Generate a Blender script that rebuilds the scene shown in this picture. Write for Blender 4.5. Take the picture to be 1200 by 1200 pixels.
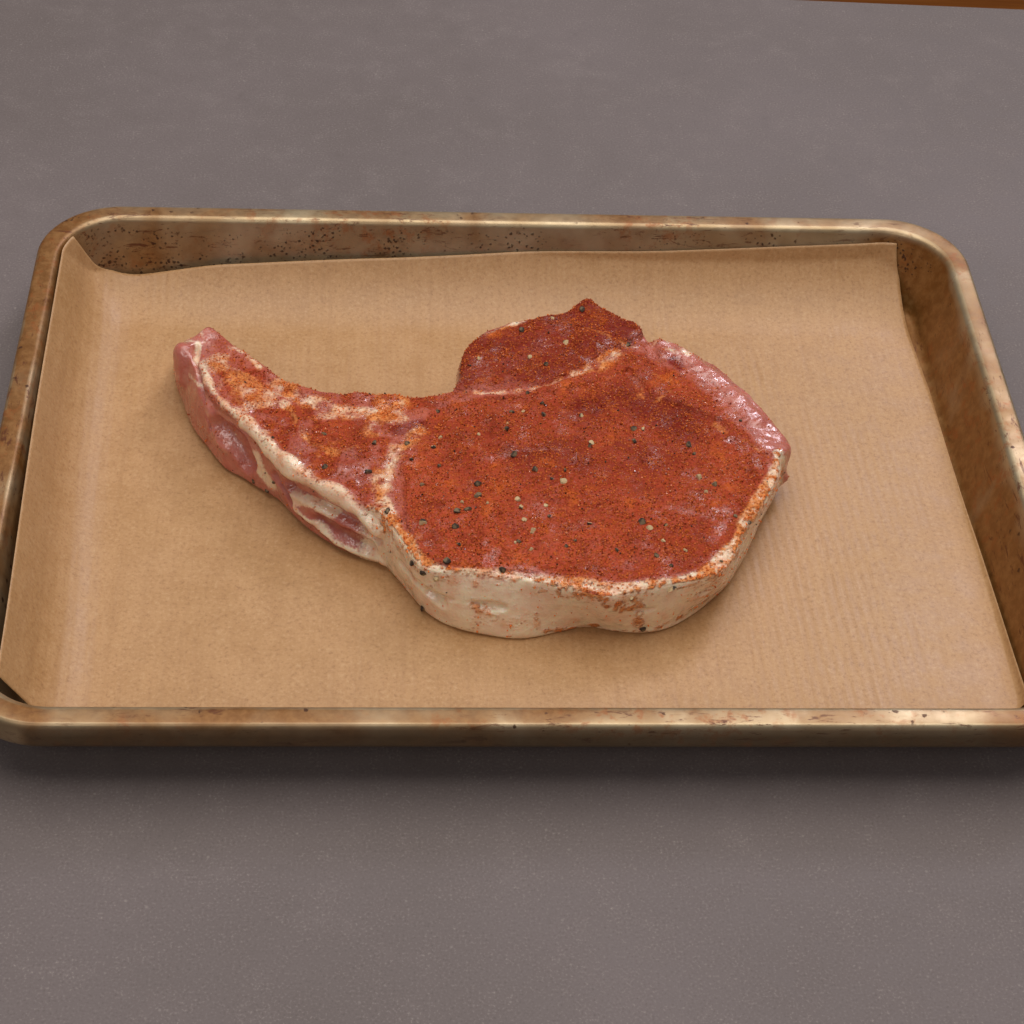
import bpy, bmesh, math, random
import numpy as np
from mathutils import Vector, Matrix, Euler
from mathutils.bvhtree import BVHTree

random.seed(7)
rng = np.random.default_rng(11)
scn = bpy.context.scene
for o in list(bpy.data.objects):
    bpy.data.objects.remove(o, do_unlink=True)

# ------------------------------------------------------------------ camera
CAM_LOC = Vector((-0.042086, -0.4807026, 0.4623483))
CAM_ROT = Euler((0.7968550, -0.0481216, -0.0381231), 'XYZ')
FPX = 2376.4                                   # focal length in photo pixels (photo 1200 wide)
cd = bpy.data.cameras.new('camera')
cd.sensor_width = 36.0
cd.lens = 36.0 * FPX / 1200.0
cd.clip_start = 0.01
cd.clip_end = 50
cam = bpy.data.objects.new('camera', cd)
cam.location = CAM_LOC
cam.rotation_euler = CAM_ROT
scn.collection.objects.link(cam)
scn.camera = cam

# ------------------------------------------------------------------ light
w = bpy.data.worlds.new('World')
scn.world = w
w.use_nodes = True
w.node_tree.nodes['Background'].inputs['Color'].default_value = (0.86, 0.88, 1.0, 1)
w.node_tree.nodes['Background'].inputs['Strength'].default_value = 0.14


def area(name, loc, target, sx, sy, power, col):
    l = bpy.data.lights.new(name, 'AREA')
    l.shape = 'RECTANGLE'
    l.size = sx
    l.size_y = sy
    l.energy = power
    l.color = col
    o = bpy.data.objects.new(name, l)
    o.location = loc
    d = Vector(target) - Vector(loc)
    o.rotation_euler = d.to_track_quat('-Z', 'Y').to_euler()
    scn.collection.objects.link(o)
    return o


area('overhead_softbox', (0.05, 0.30, 1.75), (0, 0.02, 0), 1.9, 1.7, 28.0, (1.0, 0.95, 0.90))
area('window_light', (0.85, 1.35, 1.45), (0, 0, 0), 0.50, 0.45, 11.0, (0.88, 0.87, 1.0))
area('room_light', (-0.7, -1.7, 1.8), (0, 0, 0), 1.4, 1.0, 10.0, (1.0, 0.93, 0.86))

scn.view_settings.view_transform = 'Standard'
scn.view_settings.look = 'None'
scn.view_settings.exposure = 0.0
scn.view_settings.gamma = 1.0
scn.render.engine = 'CYCLES'

# ------------------------------------------------------------------ helpers
CROT = np.array(CAM_ROT.to_matrix())
CLOC = np.array(CAM_LOC)


def ray(px, py):
    d = CROT @ np.array([(px - 600) / FPX, -(py - 600) / FPX, -1.0])
    return d / np.linalg.norm(d)


def at(px, py, z):
    """world point at height z seen at photo pixel px, py (used to measure the place)"""
    d = ray(px, py)
    return CLOC + d * ((z - CLOC[2]) / d[2])


def empty(name, loc, label=None, cat=None, group=None):
    o = bpy.data.objects.new(name, None)
    o.location = loc
    o.empty_display_size = 0.02
    scn.collection.objects.link(o)
    if label:
        o['label'] = label
    if cat:
        o['category'] = cat
    if group:
        o['group'] = group
    return o


def mesh_from(name, V, F):
    me = bpy.data.meshes.new(name)
    me.from_pydata([tuple(v) for v in V], [], [tuple(f) for f in F])
    me.update()
    return me


def mk(name, V, F, mat, parent=None, smooth=True, attrs=None, normals=None):
    V = np.asarray(V, float)
    if parent is not None:
        V = V - np.array(parent.location)
    me = mesh_from(name, V, F)
    if mat:
        me.materials.append(mat)
    if smooth:
        me.polygons.foreach_set('use_smooth', [True] * len(me.polygons))
    if attrs:
        for k, a in attrs.items():
            at_ = me.attributes.new(k, 'FLOAT', 'POINT')
            at_.data.foreach_set('value', np.asarray(a, np.float32))
    if normals is not None:
        me.normals_split_custom_set_from_vertices([tuple(n) for n in normals])
    o = bpy.data.objects.new(name, me)
    o.parent = parent
    scn.collection.objects.link(o)
    return o


class NT:
    """small node helper"""

    def __init__(s, name):
        s.m = bpy.data.materials.new(name)
        s.m.use_nodes = True
        s.t = s.m.node_tree
        s.b = s.t.nodes['Principled BSDF']
        s.co = s.t.nodes.new('ShaderNodeTexCoord').outputs['Object']

    def n(s, kind, **kw):
        nd = s.t.nodes.new('ShaderNode' + kind)
        for k, v in kw.items():
            setattr(nd, k, v)
        return nd

    def link(s, a, b):
        if hasattr(a, 'is_output') or isinstance(a, bpy.types.NodeSocket):
            s.t.links.new(a, b)
        else:
            if isinstance(a, (tuple, list)) and len(a) == 3 and b.type == 'RGBA':
                a = (*a, 1)
            b.default_value = a

    def mapping(s, scale=(1, 1, 1), rot=(0, 0, 0), loc=(0, 0, 0)):
        nd = s.n('Mapping')
        nd.inputs['Scale'].default_value = scale
        nd.inputs['Rotation'].default_value = rot
        nd.inputs['Location'].default_value = loc
        s.t.links.new(s.co, nd.inputs['Vector'])
        return nd.outputs[0]

    def noise(s, scale, detail=4, rough=0.55, vec=None, dist=0.0):
        nd = s.n('TexNoise')
        nd.inputs['Scale'].default_value = scale
        nd.inputs['Detail'].default_value = detail
        nd.inputs['Roughness'].default_value = rough
        nd.inputs['Distortion'].default_value = dist
        s.t.links.new(vec if vec is not None else s.co, nd.inputs['Vector'])
        return nd.outputs['Fac']

    def voro(s, scale, vec=None, out='Distance', rnd=1.0):
        nd = s.n('TexVoronoi')
        nd.inputs['Scale'].default_value = scale
        nd.inputs['Randomness'].default_value = rnd
        s.t.links.new(vec if vec is not None else s.co, nd.inputs['Vector'])
        return nd.outputs[out]

    def math(s, op, a, b=None, c=None, clamp=False):
        nd = s.n('Math', operation=op, use_clamp=clamp)
        s.link(a, nd.inputs[0])
        if b is not None:
            s.link(b, nd.inputs[1])
        if c is not None:
            s.link(c, nd.inputs[2])
        return nd.outputs[0]

    def ramp(s, v, lo, hi, a=0.0, b=1.0, smooth=True):
        nd = s.n('MapRange', interpolation_type='SMOOTHSTEP' if smooth else 'LINEAR')
        s.link(v, nd.inputs['Value'])
        s.link(lo, nd.inputs['From Min'])
        s.link(hi, nd.inputs['From Max'])
        s.link(a, nd.inputs['To Min'])
        s.link(b, nd.inputs['To Max'])
        return nd.outputs[0]

    def mix(s, f, a, b, blend='MIX'):
        nd = s.n('Mix', data_type='RGBA', blend_type=blend)
        s.link(f, nd.inputs[0])
        s.link(a, nd.inputs[6])
        s.link(b, nd.inputs[7])
        return nd.outputs[2]

    def attr(s, name):
        return s.n('Attribute', attribute_name=name).outputs['Fac']

    def sep(s, vec):
        nd = s.n('SeparateXYZ')
        s.t.links.new(vec, nd.inputs[0])
        return nd.outputs

    def bump(s, h, strength, dist, normal=None):
        nd = s.n('Bump')
        nd.inputs['Strength'].default_value = strength
        nd.inputs['Distance'].default_value = dist
        s.link(h, nd.inputs['Height'])
        if normal is not None:
            s.link(normal, nd.inputs['Normal'])
        return nd.outputs[0]

    def out(s, **kw):
        for k, v in kw.items():
            s.link(v, s.b.inputs[k.replace('_', ' ')])
        return s.m


def vnoise(P, scale, seed=0):
    """value noise for arrays of points, about 0..1"""
    Q = P * scale + seed * 17.31
    I = np.floor(Q).astype(np.int64)
    f = Q - I
    f = f * f * (3 - 2 * f)

    def h(i, j, k):
        n = (i * 374761393 + j * 668265263 + k * 2147483647 + seed * 974711) & 0xffffffff
        n = ((n ^ (n >> 13)) * 1274126177) & 0xffffffff
        n = ((n ^ (n >> 16)) * 2246822519) & 0xffffffff
        return ((n ^ (n >> 15)) & 0xffffff) / float(0xffffff)
    r = 0
    for a in (0, 1):
        for b in (0, 1):
            for c in (0, 1):
                wgt = (f[:, 0] if a else 1 - f[:, 0]) * (f[:, 1] if b else 1 - f[:, 1]) * (f[:, 2] if c else 1 - f[:, 2])
                r = r + wgt * h(I[:, 0] + a, I[:, 1] + b, I[:, 2] + c)
    return r


def sstep(x, a, b):
    t = np.clip((x - a) / (b - a), 0, 1)
    return t * t * (3 - 2 * t)


# ------------------------------------------------------------------ materials: setting
def mat_stone():
    s = NT('grey_stone_board')
    big = s.noise(5, 4, 0.6)
    mid = s.noise(75, 6, 0.72)
    fine = s.noise(1300, 2, 0.6)
    c = s.mix(s.ramp(big, 0.3, 0.7), (0.148, 0.120, 0.111), (0.172, 0.140, 0.134))
    c = s.mix(s.ramp(s.math('ADD', s.math('MULTIPLY', mid, 0.7), s.math('MULTIPLY', s.noise(22, 4, 0.6), 0.3)), 0.48, 0.74, 0, 0.42), c, (0.225, 0.188, 0.178))
    c = s.mix(s.ramp(mid, 0.44, 0.25, 0, 0.35), c, (0.118, 0.094, 0.085))
    pat = s.ramp(mid, 0.38, 0.66, 0.35, 0.9)
    c = s.mix(s.math('MULTIPLY', s.ramp(fine, 0.52, 0.78, 0, 0.75), pat), c, (0.34, 0.29, 0.26))
    c = s.mix(s.ramp(fine, 0.46, 0.25, 0, 0.35), c, (0.075, 0.059, 0.053))
    spk = s.n('TexVoronoi')
    spk.inputs['Scale'].default_value = 330
    s.t.links.new(s.co, spk.inputs['Vector'])
    dots = s.math('MULTIPLY', s.ramp(spk.outputs['Distance'], 0.20, 0.07), s.ramp(s.sep(spk.outputs['Color'])[0], 0.84, 0.99))
    c = s.mix(s.math('MULTIPLY', dots, 0.30), c, (0.40, 0.35, 0.31))
    return s.out(Base_Color=c, Roughness=s.ramp(mid, 0.3, 0.7, 0.56, 0.68), Normal=s.bump(fine, 0.18, 0.0002),
                 Specular_IOR_Level=0.30)


def mat_wood():
    s = NT('brown_wood')
    v = s.mapping((2.0, 26, 26))
    g = s.noise(4, 6, 0.6, v, 0.6)
    c = s.mix(s.ramp(g, 0.3, 0.7), (0.10, 0.030, 0.005), (0.17, 0.058, 0.010))
    return s.out(Base_Color=c, Roughness=0.7, Specular_IOR_Level=0.02)


def mat_paper():
    s = NT('kraft_paper')
    fib = s.noise(800, 3, 0.75)
    blot = s.noise(120, 3, 0.6)
    big = s.noise(16, 2, 0.5)
    ribv = s.mapping((1, 1, 1), rot=(0, 0, math.radians(-2.5)))
    xyz = s.sep(ribv)
    rib = s.math('SINE', s.math('MULTIPLY', s.math('ADD', xyz[0], s.math('MULTIPLY', s.noise(9, 2, .5), 0.004)), 2 * math.pi / 0.0031))
    rib2 = s.noise(1, 3, 0.6, s.mapping((420, 14, 14), rot=(0, 0, math.radians(-2.5))))
    c = s.mix(s.ramp(blot, 0.3, 0.7), (0.450, 0.245, 0.097), (0.500, 0.282, 0.120))
    c = s.mix(s.ramp(big, 0.3, 0.7, 0, 0.3), c, (0.53, 0.305, 0.15))
    c = s.mix(s.ramp(fib, 0.50, 0.25, 0, 0.75), c, (0.315, 0.155, 0.062))
    c = s.mix(s.ramp(fib, 0.50, 0.74, 0, 0.55), c, (0.60, 0.385, 0.20))
    c = s.mix(s.ramp(rib2, 0.55, 0.3, 0, 0.22), c, (0.36, 0.185, 0.075))
    pat = s.ramp(s.noise(14, 3, 0.5), 0.42, 0.62, 0.15, 1.0)
    h = s.math('ADD', s.math('MULTIPLY', s.math('MULTIPLY', rib, pat), 0.30), s.math('ADD', s.math('MULTIPLY', fib, 0.7), rib2))
    return s.out(Base_Color=c, Roughness=s.ramp(blot, 0.3, 0.7, 0.40, 0.50), Normal=s.bump(h, 0.35, 0.00025),
                 Specular_IOR_Level=0.42)


def mat_tray():
    s = NT('aged_gold_metal')
    st = s.attr('bake')
    xs = s.mapping((1.3, 5.5, 5.5))
    xr = s.mapping((5.5, 1.3, 5.5))
    base = s.mix(s.ramp(s.noise(60, 3, 0.5), 0.3, 0.7), (0.45, 0.340, 0.195), (0.55, 0.440, 0.280))
    # amber film of baked oil: broad soft patches, deeper where the attribute says the tray is most baked
    n1 = s.noise(34, 3, 0.5, dist=0.6)
    film = s.ramp(s.math('ADD', n1, s.math('MULTIPLY', st, 0.55)), 0.42, 0.95)
    fine = s.noise(260, 4, 0.7)
    c = s.mix(film, base, s.mix(s.ramp(fine, 0.35, 0.7), (0.205, 0.082, 0.017), (0.30, 0.140, 0.040)))
    n4 = s.noise(190, 4, 0.7)
    rust = s.math('MULTIPLY', s.ramp(n4, 0.50, 0.66), s.ramp(s.noise(22, 3, 0.6), 0.42, 0.62))
    c = s.mix(s.math('MULTIPLY', rust, 0.65), c, (0.30, 0.085, 0.015))
    # thin dark burns running along each side
    n2 = s.noise(85, 5, 0.76, xs, 0.6)
    n3 = s.noise(85, 5, 0.76, xr, 0.6)
    n23 = s.n('Mix', data_type='FLOAT')
    s.link(s.attr('sx'), n23.inputs[0])
    s.link(n3, n23.inputs[2])
    s.link(n2, n23.inputs[3])
    burn = s.math('MULTIPLY', s.ramp(n23.outputs[0], 0.555, 0.65), s.ramp(s.noise(17, 2, 0.5), 0.34, 0.56))
    c = s.mix(s.math('MULTIPLY', burn, 0.85), c, (0.105, 0.024, 0.005))
    # spatter dots, uneven in size
    wob = s.noise(900, 2, 0.5)
    vd = s.math('ADD', s.voro(640, out='Distance'), s.math('MULTIPLY', s.math('SUBTRACT', wob, 0.5), 0.9))
    clus = s.ramp(s.math('ADD', s.noise(42, 5, 0.68), s.math('MULTIPLY', s.attr('spat'), 0.17)), 0.57, 0.74)
    dots = s.math('MULTIPLY', s.ramp(vd, s.math('MULTIPLY', clus, 0.42), s.math('MULTIPLY', clus, 0.16)), clus)
    c = s.mix(s.math('MULTIPLY', dots, 0.9), c, (0.040, 0.012, 0.004))
    vd2 = s.math('ADD', s.voro(170, out='Distance'), s.math('MULTIPLY', s.math('SUBTRACT', wob, 0.5), 0.3))
    dots2 = s.math('MULTIPLY', s.ramp(vd2, 0.15, 0.07), s.ramp(s.noise(30, 3, .6), 0.46, 0.58))
    c = s.mix(s.math('MULTIPLY', dots2, 0.85), c, (0.05, 0.012, 0.004))
    c = s.mix(s.math('MULTIPLY', s.attr('skirt_shade'), 0.72), c, s.mix(s.ramp(n4, 0.35, 0.7), (0.080, 0.048, 0.025), (0.125, 0.074, 0.035)))  # outer rim face painted darker, standing in for its reflection of dark surroundings
    dark = s.math('MAXIMUM', s.math('MAXIMUM', burn, dots), s.math('MAXIMUM', s.math('MULTIPLY', film, 0.75), s.math('MULTIPLY', rust, 0.7)))
    metal = s.ramp(dark, 0.0, 1.0, 0.74, 0.25)
    rough = s.math('ADD', s.ramp(fine, 0.3, 0.7, 0.36, 0.46), s.math('MULTIPLY', dark, 0.02))
    h = s.math('ADD', s.math('MULTIPLY', fine, 0.6), s.math('MULTIPLY', dots, 0.8))
    return s.out(Base_Color=c, Metallic=metal, Roughness=rough, Normal=s.bump(h, 0.30, 0.00028), Specular_IOR_Level=0.4)


# ------------------------------------------------------------------ setting
def slab(name, pts, z0, z1, mat, kind='structure'):
    n = len(pts)
    V = [(x, y, z0) for x, y in pts] + [(x, y, z1) for x, y in pts]
    F = [tuple(range(n, 2 * n)), tuple(reversed(range(n)))]
    F += [(i, (i + 1) % n, n + (i + 1) % n, n + i) for i in range(n)]
    o = mk(name, V, F, mat, None, smooth=False)
    o['kind'] = kind
    bv = o.modifiers.new('bevel', 'BEVEL')
    bv.width = 0.0012
    bv.segments = 2
    return o


e = lambda x: 0.3202 - 0.0365 * (x - 0.150)
slab('grey_tabletop', [(-0.75, -0.62), (0.80, -0.62), (0.80, e(0.80)), (-0.75, e(-0.75))], -0.012, 0.0, mat_stone())
slab('wooden_table', [(-1.0, -0.75), (1.1, -0.75), (1.1, 0.75), (-1.0, 0.75)], -0.052, -0.0125, mat_wood())

# ------------------------------------------------------------------ baking tray
TW, TD, TR = 0.330, 0.241, 0.0275


def ring(d, z, nseg=14, nx=60, ny=44):
    hw, hd = TW / 2 - d, TD / 2 - d
    r = max(TR - d * 0.72, 0.006)
    P = []
    cs = [(hw - r, hd - r, 0), (-hw + r, hd - r, 90), (-hw + r, -hd + r, 180), (hw - r, -hd + r, 270)]
    for i, (cx, cy, a0) in enumerate(cs):
        for k in range(nseg + 1):
            a = math.radians(a0 + 90 * k / nseg)
            P.append((cx + r * math.cos(a), cy + r * math.sin(a), z))
        nx_, ny_, a1 = cs[(i + 1) % 4]
        a = math.radians(a0 + 90)
        p0 = (cx + r * math.cos(a), cy + r * math.sin(a))
        p1 = (nx_ + r * math.cos(math.radians(a1)), ny_ + r * math.sin(math.radians(a1)))
        m = nx if i % 2 == 0 else ny
        for k in range(1, m):
            t = k / m
            P.append((p0[0] + (p1[0] - p0[0]) * t, p0[1] + (p1[1] - p0[1]) * t, z))
    return P


def loft(profile):
    rings = [ring(d / 1000, z / 1000) for d, z in profile]
    n = len(rings[0])
    V = [p for r in rings for p in r]
    F = []
    for i in range(len(rings) - 1):
        for j in range(n):
            F.append((i * n + j, i * n + (j + 1) % n, (i + 1) * n + (j + 1) % n, (i + 1) * n + j))
    return V, F, n


def arc(c, r, a0, a1, k):
    return [(c[0] + r * math.cos(math.radians(a0 + (a1 - a0) * i / k)), c[1] + r * math.sin(math.radians(a0 + (a1 - a0) * i / k))) for i in range(k + 1)]


tray_mat = mat_tray()
tray = empty('baking_tray', (0, 0, 0), 'worn gold metal rimmed baking tray with brown baked-on stains', 'baking tray')
# rim: rolled lip hanging outside the wall (d = distance in from the outer edge, z), millimetres
wall_dir = (15.0 - 7.9, 4.0 - 24.2)
rim_prof = [(2.6, 19.0), (2.0, 17.6), (1.2, 16.8)] + [(0.5, 16.9), (0.1, 17.6), (0.0, 18.6), (0.0, 21.5), (0.0, 24.6)] \
    + arc((1.5, 25.1), 1.5, 180, 95, 7) + [(2.2, 26.64), (3.4, 26.66), (4.6, 26.65), (5.5, 26.62)] \
    + arc((5.6, 24.2), 2.4, 88, 19, 9)
last = rim_prof[-1]
body_top = last
fl = arc((18.2, 4.6), 3.2, 199, 270, 8)
wall_prof = [body_top] + [(body_top[0] + (fl[0][0] - body_top[0]) * t, body_top[1] + (fl[0][1] - body_top[1]) * t) for t in (0.04, 0.12, 0.25, 0.4, 0.55, 0.7, 0.85, 0.96)] + fl
under = [(20, 0.6), (17.6, 0.62), (15.8, 1.6), (14.8, 3.6), (8.2, 22.0), (7.0, 23.6)]


def bake_attr(V):
    V = np.asarray(V)
    inner = sstep(V[:, 2], 0.027, 0.020)
    b = 0.12 + 0.85 * sstep(V[:, 0], 0.125, 0.150) * inner
    b += 0.12 * sstep(V[:, 1], 0.092, 0.105) * inner * sstep(V[:, 0], 0.05, -0.12)
    b += 0.42 * sstep(-V[:, 0], 0.148, 0.158) + 0.16 * sstep(V[:, 0], 0.150, 0.160) * sstep(V[:, 2], 0.0255, 0.0266)
    b += 0.25 * sstep(-V[:, 1], 0.108, 0.112) * sstep(V[:, 0], 0.05, -0.10)
    b += 0.28 * sstep(V[:, 2], 0.02655, 0.02660)
    b += 0.5 * sstep(np.hypot(V[:, 0] - 0.15, V[:, 1] - 0.10), 0.04, 0.01) * inner
    return b


def skirt_shade_attr(V):
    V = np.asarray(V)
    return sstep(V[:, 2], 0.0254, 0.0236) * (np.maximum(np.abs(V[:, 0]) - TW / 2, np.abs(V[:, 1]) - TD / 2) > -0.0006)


def spat_attr(V):
    V = np.asarray(V)
    inner = sstep(V[:, 2], 0.0262, 0.022)
    return np.clip(0.95 * sstep(V[:, 1], 0.085, 0.105) * inner * (0.45 + 0.55 * sstep(V[:, 0], 0.06, -0.06)), 0, 1) + 0.15


V, F, n = loft(rim_prof)
mk('rim', V, [f[::-1] for f in F], tray_mat, tray, attrs={'bake': bake_attr(V), 'spat': spat_attr(V), 'skirt_shade': skirt_shade_attr(V), 'sx': (np.abs(np.asarray(V)[:, 1]) > 0.0985).astype(float)})
V, F, n = loft(wall_prof)
k = len(wall_prof)
V.append((0, 0, fl[-1][1] / 1000))
F = [f[::-1] for f in F]
F += [((k - 1) * n + (j + 1) % n, (k - 1) * n + j, len(V) - 1) for j in range(n)]
mk('pan_body', V, F, tray_mat, tray, attrs={'bake': bake_attr(V), 'spat': spat_attr(V), 'skirt_shade': skirt_shade_attr(V), 'sx': (np.abs(np.asarray(V)[:, 1]) > 0.0985).astype(float)})
V, F, n = loft(under)
V.append((0, 0, 0.0006))
F += [(0 * n + (j + 1) % n, j, len(V) - 1) for j in range(n)]
mk('underside', V, F, tray_mat, tray, attrs={'bake': bake_attr(V) * 0 + .3})
FLOOR = fl[-1][1] / 1000          # inner floor of the tray

# ------------------------------------------------------------------ parchment paper
PZ = FLOOR + 0.0004


def prof(sdist, R, ang, start):
    """arc-length s past the fold line -> (advance, rise)"""
    s_ = np.maximum(sdist, 0)
    L = R * ang
    a = np.minimum(s_, L) / R
    adv = R * np.sin(a) + np.maximum(s_ - L, 0) * math.cos(ang)
    rise = R * (1 - np.cos(a)) + np.maximum(s_ - L, 0) * math.sin(ang)
    return adv, rise


NU, NV = 230, 190
U, Vv = np.meshgrid(np.linspace(0, 1, NU), np.linspace(0, 1, NV))
# flat sheet corners before folding (x, y), metres
bl = np.array([-0.1633, -0.1015]); br = np.array([0.1570, -0.0955])
tl = np.array([-0.1683, 0.1040]); tr = np.array([0.1432, 0.1212])
P = (bl[None, None] * ((1 - U) * (1 - Vv))[..., None] + br * (U * (1 - Vv))[..., None]
     + tl * ((1 - U) * Vv)[..., None] + tr * (U * Vv)[..., None])
X, Y = P[..., 0].copy(), P[..., 1].copy()
foldx = -0.1290 - 0.025 * Y - 0.0012 * np.sin(Y * 30 + 1)      # left fold line, slightly skewed
adv, rx = prof(foldx - X, 0.022, math.radians(62), 0)
X2 = np.where(X < foldx, foldx - adv, X)
foldy = 0.0800 + 0.001 * np.sin(X * 22)
Ye = Y + (0.0004 * np.sin(X * 30 + 0.6) + 0.0002 * np.sin(X * 81)) * sstep(Y, 0.09, 0.12)
adv, ry = prof(Ye - foldy, 0.036, math.radians(68), 0)
kl = (1 - sstep(rx, 0.0, 0.016)) * (0.55 + 0.45 * sstep(X, -0.14, -0.10))
Y2 = np.where(Y > foldy, foldy + adv * kl + (Y - foldy) * (1 - kl), Y)
foldr = 0.1475
adv, rr = prof(X - foldr, 0.012, math.radians(60), 0)
X2 = np.where(X > foldr, foldr + adv, X2)
Z2 = PZ + rx + ry * kl + rr
# keep the sheet in front of the tray's wall, round corners included
wz = np.array([p[1] for p in reversed(rim_prof[-10:] + wall_prof[1:])]) / 1000
wd = np.array([p[0] for p in reversed(rim_prof[-10:] + wall_prof[1:])]) / 1000
for _ in range(6):
    dn = np.interp(Z2, wz, wd) + 0.0007
    r_ = TR - dn * 0.72
    qx = np.abs(X2) - (TW / 2 - dn - r_)
    qy = np.abs(Y2) - (TD / 2 - dn - r_)
    ql = np.hypot(np.maximum(qx, 0), np.maximum(qy, 0)) + 1e-9
    over = np.maximum(ql - r_, 0)
    X2 = X2 - np.sign(X2) * over * np.maximum(qx, 0) / ql
    Y2 = Y2 - np.sign(Y2) * over * np.maximum(qy, 0) / ql
Pn = np.stack([X2, Y2, Z2], -1).reshape(-1, 3)
und = (vnoise(Pn * np.array([1, 1, 0]), 22, 3) - 0.35).clip(0) * 0.0010 + (vnoise(Pn * np.array([1, 1, 0]), 55, 4)) * 0.0002
lift = 0.0011 * np.exp(-((X2.reshape(-1) - 0.115) / 0.03) ** 2) * sstep(Y2.reshape(-1), 0.02, -0.06)
Pn[:, 2] += und + lift
F = [(j * NU + i, j * NU + i + 1, (j + 1) * NU + i + 1, (j + 1) * NU + i) for j in range(NV - 1) for i in range(NU - 1)]
paper = mk('parchment_paper', Pn, F, mat_paper(), None)
paper['label'] = 'brown unbleached parchment paper sheet lining the baking tray'
paper['category'] = 'paper'
sol = paper.modifiers.new('thick', 'SOLIDIFY')
sol.thickness = 0.00012
sol.offset = 1

# ------------------------------------------------------------------ pork chop
ZT, ZB = 0.0240, PZ + 0.0004
PAIRS = [((243, 388), None), ((262, 394), None), ((290, 414), None), ((320, 436), None), ((350, 451), None),
         ((385, 459), None), ((420, 461), None), ((460, 463), None), ((500, 462), None), ((528, 458), None),
         ((537, 442), None), ((540, 424), None), ((547, 407), None), ((562, 393), None), ((580, 382), None),
         ((605, 375), None), ((635, 371), None), ((662, 363), None), ((688, 352), None), ((705, 358), None),
         ((728, 371), None), ((748, 382), None), ((760, 396), None), ((780, 399), None), ((800, 405), None),
         ((820, 415), None), ((845, 433), None), ((870, 453), None), ((892, 475), None), ((912, 498), None),
         ((923, 516), None), ((914, 534), (905, 580)), ((915, 548), (901, 592)), ((913, 562), (894, 604)),
         ((901, 580), (882, 622)), ((887, 600), (874, 642)), ((873, 622), (868, 660)), ((864, 644), (856, 682)),
         ((848, 668), (838, 700)), ((828, 677), (812, 721)), ((795, 683), (782, 737)), ((755, 691), (752, 742)),
         ((715, 699), (720, 740)), ((680, 693), (688, 735)), ((640, 684), (660, 740)), ((600, 674), (612, 749)),
         ((560, 669), (572, 745)), ((525, 667), (532, 736)), ((500, 664), (503, 721)), ((482, 650), (482, 699)),
         ((468, 628), (462, 675)), ((455, 610), (448, 662)), ((430, 593), (424, 655)), ((400, 578), (395, 642)),
         ((370, 565), (366, 624)), ((345, 550), (345, 606)), ((325, 531), (326, 586)), ((306, 509), (300, 571)),
         ((285, 493), (285, 561)), ((262, 479), (262, 548)), ((246, 466), (241, 522)), ((234, 445), (226, 502)),
         ((226, 426), (214, 473)), ((214, 414), (205, 446)), ((211, 405), (206, 425)), ((228, 396), (222, 405))]


def catmull(P, sub):
    P = np.asarray(P)
    n = len(P)
    out = []
    for i in range(n):
        p0, p1, p2, p3 = P[(i - 1) % n], P[i], P[(i + 1) % n], P[(i + 2) % n]
        for k in range(sub):
            t = k / sub
            out.append(0.5 * ((2 * p1) + (-p0 + p2) * t + (2 * p0 - 5 * p1 + 4 * p2 - p3) * t * t + (-p0 + 3 * p1 - 3 * p2 + p3) * t ** 3))
    return np.array(out)


T = np.array([at(*a, ZT) for a, b in PAIRS])
nT = len(T)
tan = np.roll(T, -1, 0) - np.roll(T, 1, 0)
nrm = np.stack([tan[:, 1], -tan[:, 0]], 1)
nrm /= np.linalg.norm(nrm, axis=1)[:, None]
area2 = np.sum(T[:, 0] * np.roll(T[:, 1], -1) - np.roll(T[:, 0], -1) * T[:, 1])
if area2 < 0:
    nrm = -nrm
B = np.array([at(*b, ZB + 0.001) if b else np.append(T[i, :2] - nrm[i] * 0.0015, ZB + 0.001) for i, (a, b) in enumerate(PAIRS)])
BUL = np.array([0.0010 if b else 0.0018 for a, b in PAIRS])
SUB = 6
Tc = catmull(T, SUB)
Bc = catmull(B, SUB)
bul = np.repeat(BUL, SUB)
tan = np.roll(Tc, -2, 0) - np.roll(Tc, 2, 0)
N2 = np.stack([tan[:, 1], -tan[:, 0], tan[:, 0] * 0], 1)
N2 /= np.linalg.norm(N2, axis=1)[:, None]
if area2 < 0:
    N2 = -N2
Zv = np.array([0, 0, 1.0])
rings = []
for inset, dz in ((0.0030, 0.0005), (0.0010, 0.0003), (0.0001, -0.0005)):
    rings.append(Tc - N2 * inset + Zv * dz)
for t in (0.08, 0.2, 0.35, 0.5, 0.65, 0.8, 0.92):
    rings.append(Tc * (1 - t) + Bc * t + N2 * (bul * 4 * t * (1 - t))[:, None])
rings.append(Bc)
rings.append(Bc - N2 * 0.0012 + Zv * (ZB - Bc[:, 2:3]))
m = len(Tc)
V = np.concatenate(rings)
F = []
for i in range(len(rings) - 1):
    for j in range(m):
        F.append((i * m + j, i * m + (j + 1) % m, (i + 1) * m + (j + 1) % m, (i + 1) * m + j))
F.append(tuple(range(m)))
F.append(tuple((len(rings) - 1) * m + j for j in reversed(range(m))))
me = mesh_from('tmp', V, F)
bm = bmesh.new()
bm.from_mesh(me)
bmesh.ops.triangulate(bm, faces=[f for f in bm.faces if len(f.verts) > 4])
bmesh.ops.recalc_face_normals(bm, faces=bm.faces)
bm.to_mesh(me)
bm.free()
to = bpy.data.objects.new('tmp', me)
scn.collection.objects.link(to)
rm = to.modifiers.new('r', 'REMESH')
rm.mode = 'VOXEL'
rm.voxel_size = 0.00055
dg = bpy.context.evaluated_depsgraph_get()
ev = to.evaluated_get(dg)
em = ev.to_mesh()
nv = len(em.vertices)
MV = np.empty(nv * 3)
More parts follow.
